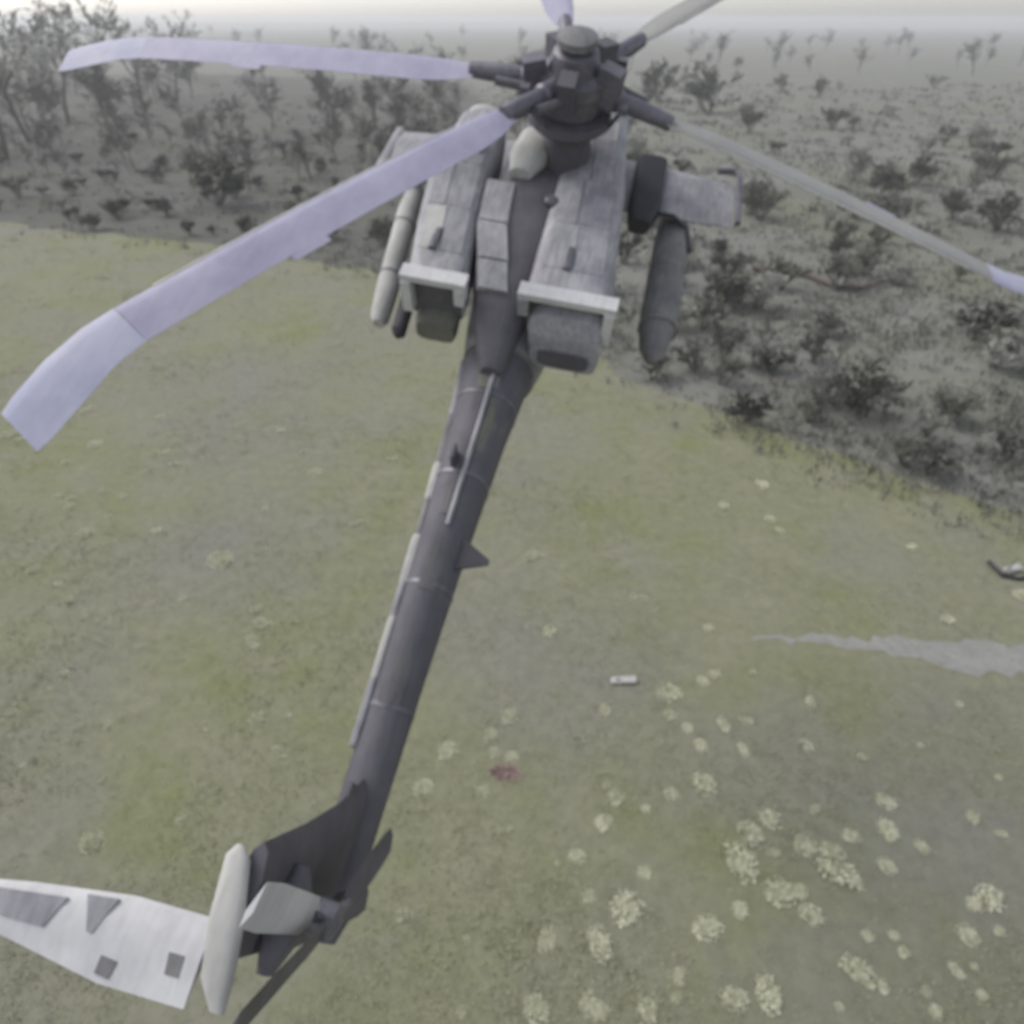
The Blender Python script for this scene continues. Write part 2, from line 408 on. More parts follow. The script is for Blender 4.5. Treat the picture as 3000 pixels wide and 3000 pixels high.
    MB().loft([(T[0]+.25, T[1]+.1, T[2]+T[4]+.015, .05, .02, 3), (T[0], T[1]+.1, T[2]+T[4]+.03, .07, .045, 3), (T[0]-.22, T[1]+.1, T[2]+T[4]+.015, .06, .03, 3)], 12).build('vent_scoop', M_['steel'], nb)
nacelle(1, 'left engine nacelle with a white exhaust lip, partly behind a rotor blade')
nacelle(-1, 'wide right engine nacelle with a flared white rear lip')

# tail boom
BS = [(-2.7, .02, -2.25, .60, .62, 2.6), (-3.4, 0, -2.25, .52, .55, 2.4), (-4.4, 0, -2.26, .44, .47, 2.3), (-6.2, 0, -2.28, .36, .39, 2.2), (-8.2, 0, -2.31, .30, .33, 2.1), (-9.8, 0, -2.35, .27, .29, 2.1), (-10.8, 0, -2.4, .25, .27, 2.1), (-11.05, 0, -2.42, .17, .18, 2)]
boom = MB().loft(BS, 28).build('tail_boom', M_['dark'], heli)
def bst(x):
    for i in range(len(BS)-1):
        if BS[i][0] >= x >= BS[i+1][0]:
            k = (BS[i][0]-x)/(BS[i][0]-BS[i+1][0]); return [BS[i][j]*(1-k)+BS[i+1][j]*k for j in range(6)]
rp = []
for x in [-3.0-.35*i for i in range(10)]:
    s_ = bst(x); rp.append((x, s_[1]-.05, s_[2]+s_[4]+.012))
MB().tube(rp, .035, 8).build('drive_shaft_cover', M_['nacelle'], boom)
for x0, x1, mt, a0 in ((-5.5, -6.0, 'dark2', 95), (-6.4, -7.1, 'dark2', 100), (-8.0, -8.6, 'dark2', 92), (-2.95, -3.85, 'green', 74), (-2.85, -3.8, 'mid', 126), (-3.98, -4.9, 'green', 128)):
    pv, pf = [], []
    NS = 5
    for i in range(2):
        s_ = bst((x0, x1)[i])
        for dz in (.012, -.02):
            for k in range(NS):
                an = R(a0-24+k*12)
                pv.append(((x0, x1)[i], s_[1]+(s_[3]+dz)*math.cos(an)+.0, s_[2]+(s_[4]+dz)*math.sin(an)))
    for k in range(NS-1):
        pf += [(k, k+1, 2*NS+k+1, 2*NS+k), (NS+k+1, NS+k, 3*NS+k, 3*NS+k+1), (k+1, k, NS+k, NS+k+1), (2*NS+k, 2*NS+k+1, 3*NS+k+1, 3*NS+k)]
    pf += [(0, 2*NS, 3*NS, NS), (NS-1, 2*NS-1, 4*NS-1, 3*NS-1)]
    MB().add(pv, pf).build('flank_panel', M_[mt], boom)
for x0, x1, w_, mt in ((-3.1, -4.2, .07, 'nacelle'), (-4.21, -5.1, .065, 'mid'), (-5.11, -5.7, .075, 'warm'), (-5.71, -6.3, .05, 'mid'), (-6.31, -7.0, .075, 'warm'), (-7.01, -7.5, .055, 'nacelle'), (-7.51, -8.3, .06, 'warm'), (-8.31, -9.1, .055, 'nacelle')):  # sunlit left edge of the boom, put into pale raised strips
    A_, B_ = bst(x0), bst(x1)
    MB().loft([(x0+.02, A_[3]*.96, A_[2]+.1, w_*.9, .11, 3), (x0-.06, A_[3]*.97, A_[2]+.1, w_, .13, 3), (x1+.06, B_[3]*.97, B_[2]+.1, w_, .12, 3), (x1-.02, B_[3]*.96, B_[2]+.1, w_*.9, .10, 3)], 14).build('flank_highlight', M_[mt], boom)
for x in (-3.9, -5.3, -7.0, -8.6):
    s_ = bst(x); MB().loft([(x+.03, *s_[1:3], s_[3]+.008, s_[4]+.008, s_[5]), (x-.03, *s_[1:3], s_[3]+.007, s_[4]+.007, s_[5])], 28).build('joint_ring', M_['steel'], boom)
MB().add([(-6.2, -.25, -2.02), (-6.7, -.25, -2.06), (-6.55, -.72, -2.0), (-6.48, -.72, -1.99), (-6.2, -.25, -2.07), (-6.7, -.25, -2.11), (-6.55, -.72, -2.02), (-6.48, -.72, -2.01)],
         [(0, 1, 2, 3), (7, 6, 5, 4), (0, 4, 5, 1), (1, 5, 6, 2), (2, 6, 7, 3), (3, 7, 4, 0)]).build('blade_antenna', M_['black'], boom, smooth=False)
MB().box((-5.0, .12, -1.86), (-5.25, .16, -1.62)).build('aerial_post', M_['dark'], boom, smooth=False)

# fin (swept up and aft), its tip fairing, the one-sided stabiliser
def plate(sec, mat, name, parent):
    """sections (x_lead, x_trail, y, z, half thickness) of a symmetric aerofoil"""
    v_, f_ = [], []
    pr = ((0, 0), (.08, .7), (.3, 1), (.65, .7), (1, .12))
    ring = [(a_, b_) for a_, b_ in pr] + [(a_, -b_) for a_, b_ in reversed(pr[1:])]
    n_ = len(ring)
    dz = Vector(sec[-1][2:4]) - Vector(sec[0][2:4])
    vertical = abs(dz[1]) > abs(dz[0])
    for xl, xt, y, z, th in sec:
        for a_, b_ in ring:
            x = xl+(xt-xl)*a_
            v_.append((x, y+b_*th, z) if vertical else (x, y, z+b_*th))
    for i in range(len(sec)-1):
        for k in range(n_): f_.append((i*n_+k, i*n_+(k+1) % n_, (i+1)*n_+(k+1) % n_, (i+1)*n_+k))
    f_ += [tuple(range(n_-1, -1, -1)), tuple((len(sec)-1)*n_+k for k in range(n_))]
    return MB().add(v_, f_).build(name, mat, parent, sharp=50)
fin = plate([(-9.35, -11.0, 0, -2.25, .12), (-9.8, -11.05, 0, -1.2, .11), (-10.05, -11.0, 0, -.3, .10), (-10.25, -11.0, 0, .62, .08)], M_['dark'], 'tail_fin', heli)
MB().loft([(-10.3, .14, .66, .03, .03, 2), (-10.38, .12, .68, .09, .06, 2.6), (-10.75, .03, .69, .12, .08, 3), (-11.08, -.05, .68, .11, .07, 3), (-11.24, -.12, .67, .05, .04, 2.4)], 16).build('fin_tip_fairing', M_['warm'], fin)
MB().box((-10.0, -.02, -1.75), (-9.55, .02, -1.45)).build('fin_root_fillet', M_['dark'], fin, smooth=False)
stab = plate([(-10.76, -11.27, .09, .68, .05), (-10.76, -11.27, .7, .68, .048), (-10.84, -11.18, 1.4, .68, .04), (-10.92, -11.14, 1.9, .68, .03)], M_['white'], 'stabiliser', heli)
for pts_, mt in (([(-11.0, .20), (-11.0, .31), (-11.12, .29), (-11.12, .19)], 'mid'), ([(-10.80, .78), (-10.82, 1.0), (-11.02, .90), (-11.02, .86)], 'nacelle'), ([(-10.87, 1.12), (-10.93, 1.7), (-11.06, 1.6), (-11.06, 1.2)], 'nacelle'), ([(-11.13, .62), (-11.12, .74), (-11.22, .74), (-11.23, .64)], 'mid')):
    v_ = []
    for dz in (.012, .058):
        for x, y in pts_:
            v_.append((x, y, .68+dz-.03*max(0, (x+10.9)/-.3)))
    n_ = len(pts_)
    MB().add(v_, [tuple(range(n_-1, -1, -1)), tuple(range(n_, 2*n_))]+[(k, (k+1) % n_, n_+(k+1) % n_, n_+k) for k in range(n_)]).build('access_panel', M_[mt], stab, smooth=False)
MB().tube([(-11.0, .5, .66), (-10.95, .06, -.2)], .03, 8).build('stabiliser_strut', M_['dark'], stab)

# tail rotor on the right of the fin, four blades in a narrow cross
TH = Vector((-10.66, -.42, -.12))
thub = MB().lathe([(.05, -.16), (.13, -.12), (.14, .06), (.09, .14), (.09, .40)], TH, 'y', 16).build('tail_rotor_hub', M_['steel'], heli)
MB().loft([(-10.35, -.14, -.12, .05, .1, 2.4), (-10.55, -.16, -.12, .14, .2, 3), (-10.85, -.16, -.12, .14, .2, 3), (-11.1, -.14, -.12, .06, .1, 2.4)], 14).build('gearbox_housing', M_['dark'], thub)
for an, mt, dy in ((4, 'white', 0), (-14, 'dark2', -.1), (176, 'dark', 0), (158, 'dark', -.1)):
    ca, sa = math.cos(R(an)), math.sin(R(an))
    def tp_(r_, c_, h_): return TH + Vector((sa*r_ + ca*c_, dy+h_-c_*.25, ca*r_ - sa*c_))
    v_, f_ = [], []
    for r_, cw in ((.28, .07), (.42, .13), (1.5, .14), (1.86, .12)):
        for c_, h_ in ((-cw, 0), (-.3*cw, .022), (cw, .004), (-.3*cw, -.022)): v_.append(tp_(r_, c_, h_))
    for i in range(3):
        for k in range(4): f_.append((4*i+k, 4*i+(k+1) % 4, 4*i+4+(k+1) % 4, 4*i+4+k))
    f_ += [(3, 2, 1, 0), (12, 13, 14, 15)]
    tb = MB().add(v_, f_).build('tail_rotor_blade', M_[mt], heli, sharp=40)
    MB().tube([tp_(.05, 0, 0), tp_(.34, 0, 0)], .045, 8).build('blade_grip', M_['steel'], tb)
MB().tube([(-10.3, 0, -2.6), (-10.75, 0, -2.95)], [.06, .045], 8).build('tail_wheel_strut', M_['dark'], heli)
tw = MB().lathe([(.10, -.08), (.19, -.07), (.21, 0), (.19, .07), (.10, .08)], (-10.78, 0, -3.0), 'y', 18).build('tail_wheel', M_['rubber'], heli)
MB().lathe([(.1, -.085), (.1, .085)], (-10.78, 0, -3.0), 'y', 12).build('rim', M_['mid'], tw)

# stub wings with pods and launch rails
for sg in (1, -1):
    wing = plate([(2.75, 1.15, sg*.7, -2.0, .13), (2.7, 1.2, sg*2.2, -2.05, .11), (2.6, 1.3, sg*3.4, -2.1, .08)], M_['nacelle'], 'stub_wing', heli)
    if sg > 0:
        st = [(1.7, 2.8, -2.45, .05, .05, 2), (1.35, 2.78, -2.45, .16, .16, 2.2), (.6, 2.72, -2.45, .2, .2, 2.2), (-1.6, 2.42, -2.45, .2, .2, 2.2), (-2.2, 2.34, -2.45, .17, .17, 2.2), (-2.35, 2.32, -2.45, .1, .1, 2)]
    else:
        st = [(2.4, -2.35, -2.5, .06, .06, 2), (2.0, -2.36, -2.5, .24, .24, 2.2), (1.2, -2.4, -2.5, .33, .3, 2.4), (-1.0, -2.42, -2.5, .34, .3, 2.4), (-1.7, -2.4, -2.5, .24, .22, 2.2), (-2.0, -2.4, -2.5, .08, .08, 2)]
    pod = MB().loft(st, 20).build('wing_pod', M_['warm' if sg > 0 else 'mid'], heli)
    pod['label'] = 'slim off white pod under the left stub wing' if sg > 0 else 'grey bulged pod under the right stub wing'
    MB().box((1.9, st[1][1]-.05, -2.32), (1.3, st[1][1]+.05, -2.1)).build('pylon', M_['dark'], wing, smooth=False)
    for k, xx in enumerate((.2, -1.2)):
        s0 = st[2]; s1 = st[3]; q_ = (s0[0]-xx)/(s0[0]-s1[0]); yy = s0[1]*(1-q_)+s1[1]*q_; rr = s0[3]*(1-q_)+s1[3]*q_; rz = s0[4]*(1-q_)+s1[4]*q_
        MB().loft([(xx+.03, yy, s0[2], rr+.008, rz+.008, s0[5]), (xx-.03, yy, s0[2], rr+.008, rz+.008, s0[5])], 20).build('clamp_band', M_['mid'], pod)
    if sg < 0:
        lp = MB().loft([(2.75, -1.72, -2.0, .06, .06, 3), (2.6, -1.72, -1.95, .3, .2, 4), (1.2, -1.75, -1.95, .3, .22, 4), (.75, -1.72, -2.0, .2, .16, 3)], 18).build('rocket_pod', M_['black'], heli, sharp=30)
        MB().tube([(1.15, -2.0, -1.95), (1.05, -2.3, -1.88), (.75, -2.58, -1.86), (.2, -2.68, -1.9)], .045, 8).build('hose', M_['black'], heli)
        MB().tube([(2.78, -3.02, -1.98), (2.86, -3.34, -1.98), (2.7, -3.46, -1.98), (1.3, -3.5, -2.0)], .06, 8).build('launch_rail', M_['steel'], heli)
    else:
        MB().loft([(2.6, 3.45, -2.1, .1, .09, 3), (1.0, 3.47, -2.1, .1, .09, 3)], 12).build('launch_rail', M_['nacelle'], heli)
        MB().loft([(1.6, 2.36, -2.5, .05, .05, 2), (1.2, 2.34, -2.5, .13, .15, 3), (-1.6, 2.02, -2.5, .13, .15, 3), (-2.4, 1.94, -2.5, .12, .14, 3), (-2.5, 1.93, -2.5, .06, .06, 2)], 16).build('missile_rack', M_['black'], heli)
        for k in range(2): MB().tube([(2.7, 3.38+.16*k, -2.28), (.9, 3.38+.16*k, -2.28)], .065, 10).build('missile_tube', M_['green'], heli)
    lg = MB().tube([(2.9, sg*.55, -3.1), (2.7, sg*1.1, -3.7), (2.5, sg*1.22, -3.75)], [.09, .07, .06], 10).build('landing_gear_leg', M_['dark'], heli)
    wh = MB().lathe([(.16, -.12), (.33, -.1), (.36, 0), (.33, .1), (.16, .12)], (2.45, sg*1.22, -3.85), 'y', 22).build('wheel', M_['rubber'], heli)
    MB().lathe([(.17, -.13), (.17, .13)], (2.45, sg*1.22, -3.85), 'y', 14).build('rim', M_['mid'], wh)

# main rotor: hub and five blades, each placed by where its tip stands
HUB0 = Vector((.432, 0, .4755)); HUB = Vector((.43, -.3, .50))
hub = MB().lathe([(.30, -.42), (.46, -.38), (.48, -.1), (.56, -.04), (.56, .14), (.40, .2), (.34, .42), (.2, .5)], HUB, 'z', 24).build('rotor_hub', M_['steel'], heli)
MB().lathe([(.24, -1.35), (.24, -.3)], HUB, 'z', 18).build('mast', M_['steel'], hub)
MB().lathe([(.30, -.62), (.60, -.60), (.66, -.54), (.64, -.42), (.32, -.40)], HUB, 'z', 24).build('swashplate', M_['dark'], hub)
MB().lathe([(.42, -1.35), (.4, -1.0), (.34, -.75), (.34, -.6)], HUB, 'z', 20).build('mast_fairing', M_['dark'], hub)
MB().lathe([(.22, .5), (.30, .52), (.30, .62), (.1, .68)], HUB, 'z', 18).build('hub_cap', M_['mid'], hub)
for k_ in range(5):
    an = R(k_*72+36); cx_, cy_ = math.cos(an), math.sin(an)
    bx = MB().box((-.17, -.13, -.22), (.17, .13, .3)); o_ = bx.build('damper_housing', M_['steel' if k_ % 2 else 'dark'], hub, smooth=False); o_.location = HUB+Vector((cx_*.58, cy_*.58, .06)); o_.rotation_euler = (0, .15, an)
for az0, fl, ln in ((154.2, .074, 8.85), (89.0, -.075, 8.7), (14, .02, 8.6), (-33, .0, 8.6), (266.0, -.228, 8.6)):
    a_ = R(az0)
    tip = HUB0 + ln*Vector((math.cos(a_)*math.cos(fl), math.sin(a_)*math.cos(fl), math.sin(fl)))
    ex = (tip-HUB).normalized(); ey = Vector((0, 0, 1)).cross(ex).normalized(); ez = ex.cross(ey)
    pit = R(9)
    cy = ey*math.cos(pit) - ez*math.sin(pit); cz = ey*math.sin(pit) + ez*math.cos(pit)     # trailing edge (+) hangs lower
    def bp(r_, c_, h_): return HUB + ex*r_ + cy*c_ + cz*h_ + ez*(.10*math.sin(math.pi*r_/8.6))
    def blade(secs, mat, name, parent):
        pr = ((0, 0), (.06, .6), (.25, 1), (.6, .65), (1, .06)); ring = list(pr)+[(x, -y*.6) for x, y in reversed(pr[1:])]
        v_, f_ = [], []; n_ = len(ring)
        for r_, lead, ch in secs:
            for x, y in ring: v_.append(bp(r_, lead+x*ch, y*ch*.062))
        for i in range(len(secs)-1):
            for k in range(n_): f_.append((i*n_+k, i*n_+(k+1) % n_, (i+1)*n_+(k+1) % n_, (i+1)*n_+k))
        f_ += [tuple(range(n_-1, -1, -1)), tuple((len(secs)-1)*n_+k for k in range(n_))]
        return MB().add(v_, f_).build(name, mat, parent, sharp=50)
    grey = az0 > 200 or az0 < 0  # the two right-hand blades get a greyer tone
    ks = ln/8.6
    def bp(r_, c_, h_, ks=ks): return HUB + ex*(r_ if r_ < 1.9 else 1.9+(r_-1.9)*(ln-1.9)/6.7) + cy*c_ + cz*h_ + ez*(.10*math.sin(math.pi*r_/8.6))
    secs = [(1.55, -.13, .30), (1.95, -.17, .46), (2.4, -.18, .53)] + [(2.4+.5*i, -.18, .53) for i in range(1, 10)] + [(7.25, -.18, .53)]
    bl = blade(secs, M_['greyblade' if grey else 'blade'], 'rotor_blade', heli)
    blade([(7.255, -.182, .534), (7.6, -.16, .56), (8.05, -.05, .62), (8.45, .12, .60), (8.62, .22, .54)], M_['bladetip'], 'blade_tip', bl)
    v_ = []
    MB().tube([bp(2.4+.55*i, -.181, 0) for i in range(9)], .016, 6).build('leading_edge_strip', M_['lead'], bl)
    for r0 in (5.0,):
        v_ = [bp(r0, .33, .006), bp(r0+.5, .33, .006), bp(r0+.5, .43, -.008), bp(r0, .43, -.008), bp(r0, .33, -.006), bp(r0+.5, .33, -.006), bp(r0+.5, .43, -.014), bp(r0, .43, -.014)]
        MB().add(v_, [(0, 1, 2, 3), (7, 6, 5, 4), (0, 4, 5, 1), (1, 5, 6, 2), (2, 6, 7, 3), (3, 7, 4, 0)]).build('trim_tab', M_['blade'], bl, smooth=False)
    MB().tube([bp(.4, 0, 0), bp(.75, 0, 0), bp(.8, 0, 0), bp(1.3, 0, 0), bp(1.62, 0, 0)], [.17, .17, .13, .13, .11], 12).build('blade_cuff', M_['steel'], bl)
    MB().tube([bp(.35, .32, .05), bp(1.15, .22, .04)], .07, 8).build('lag_damper', M_['dark'], bl)
    MB().tube([bp(.85, -.26, 0), HUB+ex*.6+Vector((0, 0, -.5))], .035, 8).build('pitch_link', M_['steel'], bl)
    MB().box((-.07, -.07, -.05), (.07, .07, .05)).build('link_end', M_['steel'], bl).location = bp(.85, -.26, 0)

# ---------------------------------------------------------------- plants
def branch(rng, tr, tw_, p, d, L_, r_, depth, maxd, twig_n, twig_len, leaf):
    n_ = 3; pts = [p]; rad = [r_]; dd = d.copy()
    for i in range(n_):
        dd = (dd + Vector((rng.uniform(-1, 1), rng.uniform(-1, 1), rng.uniform(-.3, .7)))*.22).normalized()
        pts.append(pts[-1]+dd*L_/n_); rad.append(r_*(1-.55*(i+1)/n_))
    (tr if depth < 2 else tw_).tube(pts, rad, 6 if depth < 2 else 3, cap=False)
    if depth < maxd:
        for k in range(rng.randint(3, 4) if depth else rng.randint(6, 8)):
            t0 = rng.uniform(.3, 1) if depth else rng.uniform(.28, 1)
            i = min(n_-1, int(t0*n_)); q_ = pts[i].lerp(pts[i+1], t0*n_-i)
            nd = (dd*rng.uniform(.3, .8) + Vector((rng.uniform(-1, 1), rng.uniform(-1, 1), rng.uniform(-.2, .7)))).normalized()
            branch(rng, tr, tw_, q_, nd, L_*rng.uniform(.42, .66), r_*(1-.5*t0)*.55, depth+1, maxd, twig_n, twig_len, leaf)
    else:
        for k in range(twig_n):
            q_ = pts[rng.randint(0, n_)]
            d2 = (dd + Vector((rng.uniform(-1, 1), rng.uniform(-1, 1), rng.uniform(-.6, .9)))).normalized()
            e_ = q_+d2*twig_len*rng.uniform(.5, 1.2); s_ = d2.orthogonal().normalized()*leaf
            c_ = q_.lerp(e_, .55)+Vector((rng.uniform(-1, 1), rng.uniform(-1, 1), rng.uniform(-1, 1)))*leaf
            tw_.add([q_, c_+s_, e_, c_-s_], [(0, 1, 2, 3)])

def proto_tree(seed, h, maxd, twig_n, leaf, spread=1.0):
    rng = random.Random(seed); tr, tw_ = MB(), MB()
    pts = [Vector((0, 0, -.2))]; d = Vector((rng.uniform(-.1, .1), rng.uniform(-.1, .1), 1))
    branch(rng, tr, tw_, Vector((0, 0, -.2)), d, h*.72, h*.019+.03, 0, maxd, twig_n, h*.07, leaf)
    return tr, tw_
def proto_bush(seed, h, twig_n, leaf):
    rng = random.Random(seed); tr, tw_ = MB(), MB()
    for k in range(7):
        a_ = rng.uniform(0, 6.28); d = Vector((math.cos(a_)*rng.uniform(.2, .9), math.sin(a_)*rng.uniform(.2, .9), 1)).normalized()
        branch(rng, tr, tw_, Vector((rng.uniform(-.1, .1)*h, rng.uniform(-.1, .1)*h, -.1)), d, h*.62, h*.014+.008, 1, 3, twig_n, h*.14, leaf)
    return tr, tw_
PROTO = {}
def plant(kind, u, v, height, label, cat, group, seed, mats=('bark', 'twig'), loc=None):
    key = (kind, seed, mats)
    if key not in PROTO:
        if kind == 'tree': tr, tw_ = proto_tree(seed, 10.0, 3, 7, .085)
        else: tr, tw_ = proto_bush(seed, 2.0, 6, .05)
        if not tr.v: tr.tube([(0, 0, -.1), (0, 0, .4)], .03, 5)
        a_ = bpy.data.meshes.new('trunk'); a_.from_pydata([tuple(x) for x in tr.v], [], tr.f); a_.materials.append(M_[mats[0]])
        b_ = bpy.data.meshes.new('crown'); b_.from_pydata([tuple(x) for x in tw_.v], [], tw_.f); b_.materials.append(M_[mats[1]])
        PROTO[key] = (a_, b_)
    a_, b_ = PROTO[key]
    p = loc if loc is not None else gpt(u, v)
    r_ = empty('bare_tree' if kind == 'tree' else 'scrub_bush', (p.x, p.y, 0), random.uniform(0, 6.28))
    s_ = height/(10.0 if kind == 'tree' else 2.0); r_.scale = (s_*random.uniform(.9, 1.25), s_*random.uniform(.9, 1.25), s_)
    tag(r_, label, cat, group)
    for nm, me in (('trunk' if kind == 'tree' else 'stems', a_), ('crown', b_)):
        o = bpy.data.objects.new(nm, me); col.objects.link(o); o.parent = r_
    return r_

rng = random.Random(21)
def zone(u):
    return ('at the far left edge' if u < 150 else 'below the upper left blade tip' if u < 450 else 'between the outer left rotor blades' if u < 800
            else 'between the inner left rotor blades' if u < 1150 else 'close behind the left wing' if u < 1450 else 'behind the rotor hub')
def zone_r(u, v):
    a_ = 'just right of the helicopter' if u < 2150 else 'mid right' if u < 2650 else 'by the right edge'
    b_ = 'far off under the horizon' if v < 420 else 'beside the right rotor blade' if v < 800 else 'near the field edge'
    return b_ + ', ' + a_
# tall pale trees at the far left, their tops above the horizon
for k, (u, v, h_) in enumerate(((-60, 560, 17), (90, 420, 18.5), (200, 360, 19), (300, 330, 19), (420, 310, 18), (20, 470, 17), (520, 300, 16.5))):  # crown colour paled for the light on the foliage
    r_ = plant('tree', u, v, h_, 'tall %s tree in the left corner above the horizon, %s' % ('pale' if h_ < 18.4 else 'very tall pale', 'nearest the left edge' if u < 60 else 'towards the blade'), 'tree', 'tall pale trees at the left', 31+k % 3, ('bark', 'twigpale'))
# the belt of bare trees left of and behind the helicopter
n_ = 0
while n_ < 200:
    u = rng.uniform(-150, 1750); v = rng.uniform(185, 600)
    if v > 560 + max(0, u-700)*.12: continue
    p = gpt(u, v)
    if in_field(p.x, p.y+3): continue
    h_ = rng.uniform(2.6, 5.2) if v > 420 else rng.uniform(4.5, 9.5)
    h_ = min(h_, 15.5)
    plant('tree', u, v, h_, ('small bare tree at the near side of the wood, ' if v > 420 else 'bare grey tree deep in the wood, ') + zone(u), 'tree', 'bare trees in the wood at the left', 41+rng.randint(0, 3), ('bark', 'twig'))
    n_ += 1
n_ = 0
while n_ < 70:
    u = rng.uniform(-80, 1500); v = rng.uniform(380, 700)+max(0, u-700)*.12
    p = gpt(u, v)
    if in_field(p.x, p.y-.8): continue
    plant('bush', u, v, rng.uniform(.9, 2.4), 'low twiggy bush along the wood edge, ' + zone(u), 'bush', 'bushes along the left field edge', 51+rng.randint(0, 2), ('bark', rng.choice(('twig', 'twig', 'twigdark'))))
    n_ += 1
# named dark bushes of the photograph
for u, v, px, lab in ((2535, 1215, 150, 'dark dense bush standing alone on the grey scrub at the right'), (640, 600, 130, 'dark dense bush in front of the wood at the left'), (540, 225, 90, 'dark round bush below the upper left rotor blade'),
                      (2080, 330, 120, 'dark bush just right of the rotor hub'), (2190, 1230, 90, 'dark bush at the field edge below the right wing'), (2710, 1385, 90, 'small dark bush on the right where grass meets scrub'),
                      (1905, 1110, 80, 'dark green bush at the field edge below the right engine'), (2840, 990, 120, 'dark spindly bush near the right edge on the scrub'), (1930, 300, 100, 'dark bush directly behind the rotor hub')):
    plant('bush', u, v, max(.5, px*gscale(u, v)*1.1), lab, 'bush', 'dark bushes', 61, ('bark', 'twigdark'))
n_ = 0
while n_ < 110:
    u = rng.uniform(1700, 3150); v = 170 + 1330*rng.random()**.8
    p = gpt(u, v)
    if in_field(p.x, p.y-1.0): continue
    if v > 850 and rng.random() < .45: continue
    sz = rng.uniform(35, 100)*gscale(u, v)
    plant('bush', u, v, max(.4, min(sz*1.2, 4.5)), 'scraggy bush on grey scrub ' + zone_r(u, v), 'bush', 'bushes on the right scrubland', 51+rng.randint(0, 2), ('bark', rng.choice(('twigmid', 'twigmid', 'twig', 'twigpale'))))
    n_ += 1
n_ = 0
while n_ < 110:                                # far hedges under the horizon
    d = rng.choice((rng.uniform(300, 420), rng.uniform(500, 620), rng.uniform(700, 1200))); x = rng.uniform(-.8, .8)*d
    plant('tree', 0, 0, rng.uniform(6, 12), 'tiny hazy tree far off under the horizon ' + ('left of' if x < 0 else 'right of') + ' the rotor hub', 'tree', 'distant trees', 41+rng.randint(0, 3), ('bark', 'twig'), Vector((x, d, 0)))
    n_ += 1

# fallen wood and debris on the scrub
def log(px, r_, label, mat='wood', name='fallen_log'):
    P = [gpt(*q_)+Vector((0, 0, r_*.8)) for q_ in px]
    rad = [r_*(1-.5*i/(len(P)-1)) for i in range(len(P))]
    o = empty(name, P[0]); l_ = [p-P[0] for p in P]
    MB().tube(l_, rad, 9).build('trunk', M_[mat], o)
    rg = random.Random(len(label)); 
    for k in range(3):
        i = rg.randint(1, len(l_)-1); d = Vector((rg.uniform(-1, 1), rg.uniform(-1, 1), rg.uniform(.2, 1))).normalized()
        MB().tube([l_[i], l_[i]+d*r_*5, l_[i]+d*r_*8+Vector((0, 0, r_))], [r_*.35, r_*.2, r_*.08], 6).build('broken_branch', M_[mat], o)
    return tag(o, label, 'log')
log([(2200, 795), (2300, 800), (2370, 815), (2450, 850), (2520, 850), (2590, 830)], .28, 'long dark fallen trunk lying bent across the scrub at the right')
log([(2450, 615), (2510, 612), (2565, 610)], .32, 'short straight dark log lying on the grey ground at upper right', 'charred')
log([(2255, 1070), (2252, 1000), (2248, 930)], .14, 'thin dark log lying end on near the lone dark bush', 'charred')
log([(2110, 865), (2180, 855)], .18, 'stubby dark log just below the right wing', 'charred')
log([(2140, 1215), (2215, 1195), (2260, 1200)], .12, 'crooked dark log at the field edge right of the boom', 'charred')

def debris(u, v, wpx, hpx, mat, label, name='debris_board', rz=0.0):
    s_ = gscale(u, v); p = gpt(u, v); W_ = wpx*s_; D_ = max(.12, hpx*s_*1.6)
    o = empty(name, (p.x, p.y, .02), rz)
    MB().add([(-W_/2, -D_/2, 0), (W_/2, -D_/2*.8, 0), (W_/2*.95, D_/2, 0), (-W_/2*.9, D_/2*.9, 0), (-W_/2, -D_/2, .07), (W_/2, -D_/2*.8, .11), (W_/2*.95, D_/2, .14), (-W_/2*.9, D_/2*.9, .08)],
             [(3, 2, 1, 0), (4, 5, 6, 7), (0, 1, 5, 4), (1, 2, 6, 5), (2, 3, 7, 6), (3, 0, 4, 7)]).build('board', M_[mat], o, smooth=False)
    MB().box((-W_*.3, -D_*.1, .08), (-W_*.12, D_*.2, .16)).build('splinter', M_[mat], o, smooth=False)
    return tag(o, label, 'debris')
debris(1825, 1997, 76, 14, 'warm', 'narrow white board lying on the grass right of the tail boom')
log([(2895, 1650), (2935, 1690), (2985, 1700), (3040, 1680)], .10, 'crooked charred branch lying on the grass at the right edge', 'charred')
debris(2965, 1672, 60, 16, 'warm', 'small pale board beside the charred branch at the right edge', rz=.3)
debris(2160, 1205, 60, 20, 'charred', 'small dark board at the field edge', rz=-.2)

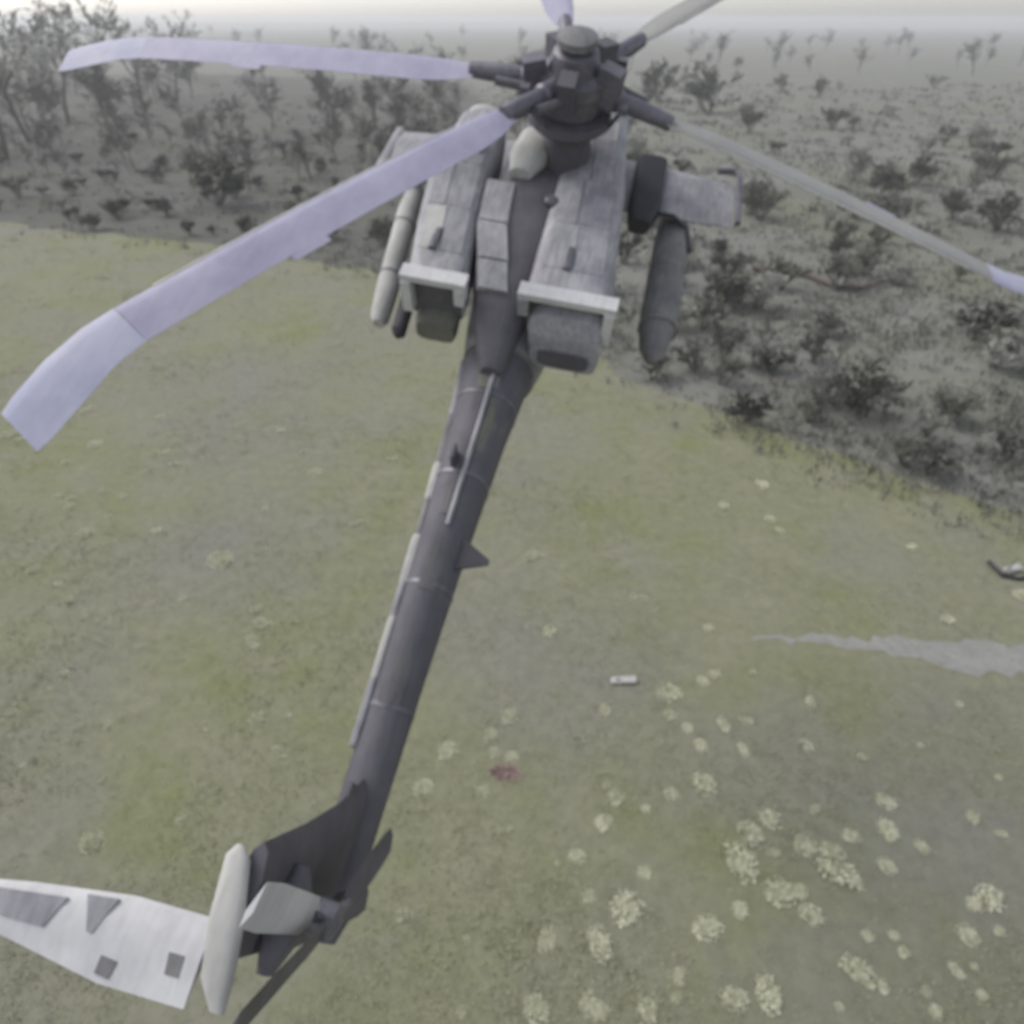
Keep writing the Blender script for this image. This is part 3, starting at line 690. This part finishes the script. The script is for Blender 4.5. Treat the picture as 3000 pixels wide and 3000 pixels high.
# pale dry tufts on the field, each where the photograph shows a pale spot
def tuft_mesh(seed):
    rg = random.Random(seed); m_ = MB()
    blades(rg, m_, 0, 0, .22, 300, .40, 1.2, .022, .7)
    blades(rg, m_, 0, 0, .12, 260, .58, 1.8, .022, .75)
    me = bpy.data.meshes.new('pale_dry_tuft'); me.from_pydata([tuple(x) for x in m_.v], [], m_.f); me.materials.append(M_['dry']); return me
TM = [tuft_mesh(i) for i in range(5)]
spots = [(1772,2079,40),(1962,2095,45),(2012,2134,35),(2053,2184,42),(2363,2186,45),(2057,1994,34),(1803,2336,60),(1966,2328,42),(2063,2297,64),
 (2199,2444,90),(2168,2522,100),(2253,2398,60),(2358,2479,62),(2284,2615,85),(2377,2677,66),(2455,2553,110),(2430,2490,70),(2595,2350,55),(2600,2430,60),(1725,2627,50),
 (1834,2662,95),(1601,2755,70),(1756,2763,85),(2071,2720,75),(1570,2957,80),(1733,2949,62),(1896,2957,80),(1981,2922,50),(2152,2926,80),(2249,2910,92),(2509,2840,90),(2587,2891,40),
 (2835,2739,55),(2800,2844,48),(2897,2631,80),(20,1276,64),(713,1323,38),(1043,1535,36),(205,1485,38),(202,1760,48),(246,1565,50),(767,1828,60),(730,1875,40),(754,2110,55),
 (646,1640,70),(1555,1630,52),(1490,2100,52),(1240,2310,52),(270,2470,75),(1610,1850,45),(1960,2030,60),(1180,2680,60),(2230,1420,40),(1855,1750,30),(2120,1480,30),(1310,2200,50),(1990,2860,44),(2700,2480,40),(530,2400,24)]
rt = random.Random(5)
while len(spots) < 120:
    u, v = rt.uniform(1250, 3000), rt.uniform(1500, 3000)
    if rt.random() > .25 + .75*(v-1500)/1500: continue
    if u < 1560-(v-900)*.25 + 160: continue
    spots.append((u, v, rt.uniform(22, 48)))
while len(spots) < 165:
    u, v = rt.uniform(0, 1250), rt.uniform(1150, 2450)
    if u > 1280-(v-1150)*.42: continue
    spots.append((u, v, rt.uniform(18, 40)))
side = lambda u, v: 'left of the tail boom' if u < 1500-(v-900)*.33 else ('in the lower right of the field' if v > 2250 and u > 2100 else 'low in the field just right of the tail' if v > 2250 else 'right of the tail boom')
for k, (u, v, px) in enumerate(spots):
    o = bpy.data.objects.new('pale_dry_tuft', TM[k % 5]); col.objects.link(o)
    p = gpt(u, v); s_ = px*gscale(u, v)/1.05
    o.location = p; o.rotation_euler = (0, 0, random.uniform(0, 6.28)); o.scale = (s_*random.uniform(.75, 1.3), s_*random.uniform(.6, 1.05), s_*.7)
    big = 'broad' if px >= 60 else 'small'
    tag(o, '%s pale tuft of dry grass %s' % (big, side(u, v)), 'grass tuft', 'pale dry tufts on the field')
o = bpy.data.objects.new('russet_weed_clump', TM[1].copy()); col.objects.link(o); o.data.materials[0] = M_['red']
p = gpt(1480, 2265); o.location = p; s_ = 100*gscale(1480, 2265); o.scale = (s_, s_*.55, s_*.5)
tag(o, 'reddish clump of low weeds on the grass right of the lower tail boom', 'weeds')

# ---------------------------------------------------------------- haze
hz = MB().box((-1500, -120, -1.2), (1500, 2600, 24))
hm = bpy.data.materials.new('haze'); hm.use_nodes = True; hn = hm.node_tree; hn.nodes.remove(hn.nodes['Principled BSDF'])
pv = hn.nodes.new('ShaderNodeVolumePrincipled'); pv.inputs['Color'].default_value = (.975, .97, .98, 1); pv.inputs['Density'].default_value = .0007; pv.inputs['Anisotropy'].default_value = .2
hn.links.new(pv.outputs[0], hn.nodes['Material Output'].inputs['Volume'])
tag(hz.build('haze', hm, smooth=False), 'thin pale haze lying over the whole field', 'haze', kind='stuff')
